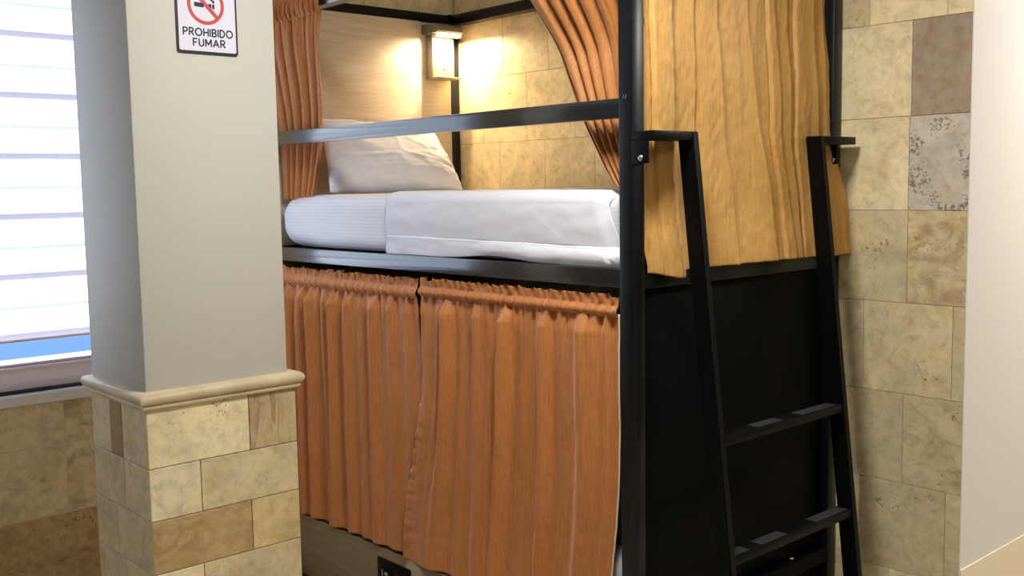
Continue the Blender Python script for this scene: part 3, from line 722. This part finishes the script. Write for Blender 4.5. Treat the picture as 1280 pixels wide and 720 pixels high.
# flat sheet lying over the mattress from the second third to the foot
bm = bmesh.new()
def sheet(a, b_):
    x = -1.205+a*(1.205-.060-.058*sstep(.15, .56, b_))
    x += .006*nz(b_*5, 3, 1)*(1-sstep(0, .08, a))
    # path: hem at the bottom front -> fold ledge -> up the face -> over the edge -> across the top
    lift = .0
    z_f = 1.378-.012*a
    hemz = 1.3135+.014*math.exp(-((a-.52)/.13)**2)
    wn = nz(x*6, b_*6, 4)*.6+nz(x*14, b_*12, 8)*.45+.28*(1-abs(nz(x*7+b_*2, b_*2.5, 6)))**6
    pull = .004*math.exp(-((a-.97)/.03)**2)*abs(nz(x*40, b_*12, 2))*2
    if b_ < .2:
        t = b_/.2; y = .018-.010*math.sin(math.pi*min(1, t*1.05))*sstep(.25, .7, a)-.004*wn-pull; z_ = hemz+(z_f-hemz)*t
    elif b_ < .23:
        t = (b_-.2)/.03; y = .018+.0045*t-.003*wn*(1-t)-pull*(1-t); z_ = z_f+.002*t
    elif b_ < .5:
        t = (b_-.23)/.27; y = .0215-.0035*wn-.004*math.sin(math.pi*t); z_ = z_f+.002+(1.492-z_f)*t
    elif b_ < .64:
        t = (b_-.5)/.14*math.pi/2; y = .0215+.043*(1-math.cos(t)); z_ = 1.494+.040*math.sin(t)
    else:
        t = (b_-.64)/.36; y = .0645+t*.90; z_ = 1.534+.003*wn+.002*math.sin(x*9)
    e = sstep(.945, 1.0, a)                                            # foot end rolls down over the corner
    y += .010*e*(1-sstep(.5, .7, b_)); z_ -= .022*e*e*sstep(.4, .6, b_)
    if x > -.105: z_ -= .0
    return Vector((x, y, z_))
grid(bm, sheet, 200, 110); bmesh.ops.recalc_face_normals(bm, faces=bm.faces)
sh = obj('bed_sheet', bm, M['linen'], smooth=True, angle=180, origin=(-.6, .4, 1.53))
so = sh.modifiers.new('cloth_thickness', 'SOLIDIFY'); so.thickness = .002; so.offset = 0
tag(sh, 'white flat sheet spread over the foot part of the upper mattress', 'bed sheet')
# pillow propped against the headboard
BL, BR, TL_, TR_ = Vector((-1.665, .075, 1.535)), Vector((-1.705, .795, 1.535)), Vector((-1.935, .195, 1.848)), Vector((-1.955, .825, 1.812))
nrm = ((BR-BL).cross(TL_-BL)).normalized()
if nrm.x < 0: nrm = -nrm
bm = bmesh.new()
def pillow(side):
    def f(a, b_):
        u, v = 2*a-1, 2*b_-1
        k = 1-.05*(1-abs(v)**2)*abs(u)**3
        aa = .5+.5*u*(1-.035*(1-v*v)); bb = .5+.5*v*(1-.05*(1-u*u))
        p = BL*(1-aa)*(1-bb)+BR*aa*(1-bb)+TL_*(1-aa)*bb+TR_*aa*bb
        th = .088*(max(0, 1-abs(u)**2.6)**.55)*(max(0, 1-abs(v)**2.6)**.55)
        ed = max(abs(u), abs(v))
        w = .006*nz(u*3, v*3, 1)+.007*nz(u*7+v*2, v*5, 4)*ed+.006*nz(u*3+v, v*11, 9)*ed+.006*(1-abs(nz(u*2.2+v*1.5, v*3.2, 12)))**7
        th *= 1+.18*(-v)
        q = p+nrm*side*(th+w*min(1, th*30))
        q.z = max(q.z, 1.5335+.001*side)
        return q
    return f
n = 56
A = grid(bm, pillow(1), n, n); B = grid(bm, pillow(-1), n, n, flip=True)
bmesh.ops.remove_doubles(bm, verts=bm.verts, dist=.0004); bmesh.ops.recalc_face_normals(bm, faces=bm.faces)
pw = obj('pillow', bm, M['linen'], smooth=True, angle=180, origin=(-1.8, .48, 1.5335)); tag(pw, 'plump white pillow propped against the headboard of the upper bunk', 'pillow')

# ------------------------------------------------------------------ reading lamp
lp = thing('wall_lamp', (-2.055, .917, 2.06), 'lit reading lamp with grey hood on the headboard near the bed corner', 'lamp')
obj('housing', BM((-2.0555, -2.004, .868, .998, 2.064, 2.262), bev=.004), M['lamp_body'], lp, smooth=True)
bm = bmesh.new()
hp = [(-2.0555, 2.2625), (-1.938, 2.2625), (-1.932, 2.270), (-1.936, 2.292), (-1.956, 2.304), (-2.0555, 2.306)]
fa = [bm.verts.new((x, .847, z_)) for x, z_ in hp]; fb = [bm.verts.new((x, .996, z_)) for x, z_ in hp]
bm.faces.new(fa); bm.faces.new(list(reversed(fb)))
for i in range(len(hp)): bm.faces.new([fa[i], fb[i], fb[(i+1) % len(hp)], fa[(i+1) % len(hp)]])
bmesh.ops.recalc_face_normals(bm, faces=bm.faces)
obj('hood', bm, M['lamp_hood'], lp, smooth=True)
obj('diffuser', BM((-1.974, -1.940, .868, .992, 2.247, 2.262), bev=.003), M['diffuser'], lp, smooth=True)
bm = bmesh.new(); cyl(bm, (-2.004, .936, 2.112), (-2.000, .936, 2.112), .009, 18, dome=.003); obj('button', bm, M['socket_white'], lp, smooth=True)
obj('ledge', BM((-2.0555, -1.955, .866, 1.004, 2.056, 2.0635), bev=.002), M['lamp_body'], lp, smooth=True)

# ------------------------------------------------------------------ lights
def area(name, loc, target, sx, sy, energy, col):
    l = bpy.data.lights.new(name, 'AREA'); l.shape = 'RECTANGLE'; l.size = sx; l.size_y = sy; l.energy = energy; l.color = col
    o = bpy.data.objects.new(name, l); C.objects.link(o); o.location = loc
    o.rotation_euler = (Vector(target)-Vector(loc)).to_track_quat('-Z', 'Y').to_euler(); return o
area('reading_lamp_light', (-1.942, .94, 2.245), (-1.942, .94, 0), .018, .09, 9, (1, .78, .48))
area('ceiling_panel_passage', (1.5, 2.15, CEIL-.02), (1.5, 2.15, 0), .4, .4, 66, (1, .96, .89))
area('ceiling_panel_room', (2.2, -.6, CEIL-.02), (2.2, -.6, 0), .4, .4, 14, (1, .97, .91))
area('added_light_near', (.42, -.62, CEIL-.02), (.42, -.62, 0), .35, .35, 45, (1, .98, .93))  # added unseen light, placed to rake across the front curtain folds
sl = bpy.data.lights.new('sun', 'SUN'); sl.energy = 18; sl.angle = .02; sl.color = (.94, .97, 1)
so_ = bpy.data.objects.new('sun', sl); C.objects.link(so_); so_.location = (-6, -1.5, 6)
so_.rotation_euler = Vector((.8, .0, -.6)).to_track_quat('-Z', 'Y').to_euler()
w = bpy.data.worlds.new('outdoor_sky'); bpy.context.scene.world = w; w.use_nodes = True
bg = w.node_tree.nodes['Background']; bg.inputs[0].default_value = (.19, .37, 1.0, 1); bg.inputs[1].default_value = 1.6

# ------------------------------------------------------------------ camera
yaw, pitch, roll, f = .8411, -.0980, -.0172, 1298.17
fwd = Vector((-math.sin(yaw)*math.cos(pitch), math.cos(yaw)*math.cos(pitch), math.sin(pitch)))
rt = Vector((math.cos(yaw), math.sin(yaw), 0)); up = rt.cross(fwd)
r2 = rt*math.cos(roll)+up*math.sin(roll); u2 = -rt*math.sin(roll)+up*math.cos(roll)
cam = bpy.data.cameras.new('camera'); co = bpy.data.objects.new('camera', cam); C.objects.link(co)
cam.sensor_width = 36; cam.lens = f/1280*36; cam.clip_start = .05
mw = Matrix((r2, u2, -fwd)).transposed().to_4x4(); mw.translation = (1.9122, -2.1606, 1.55); co.matrix_world = mw
sc = bpy.context.scene; sc.camera = co
sc.view_settings.view_transform = 'Standard'; sc.view_settings.look = 'None'; sc.view_settings.gamma = 1; sc.view_settings.exposure = 0
sc.view_settings.use_curve_mapping = False
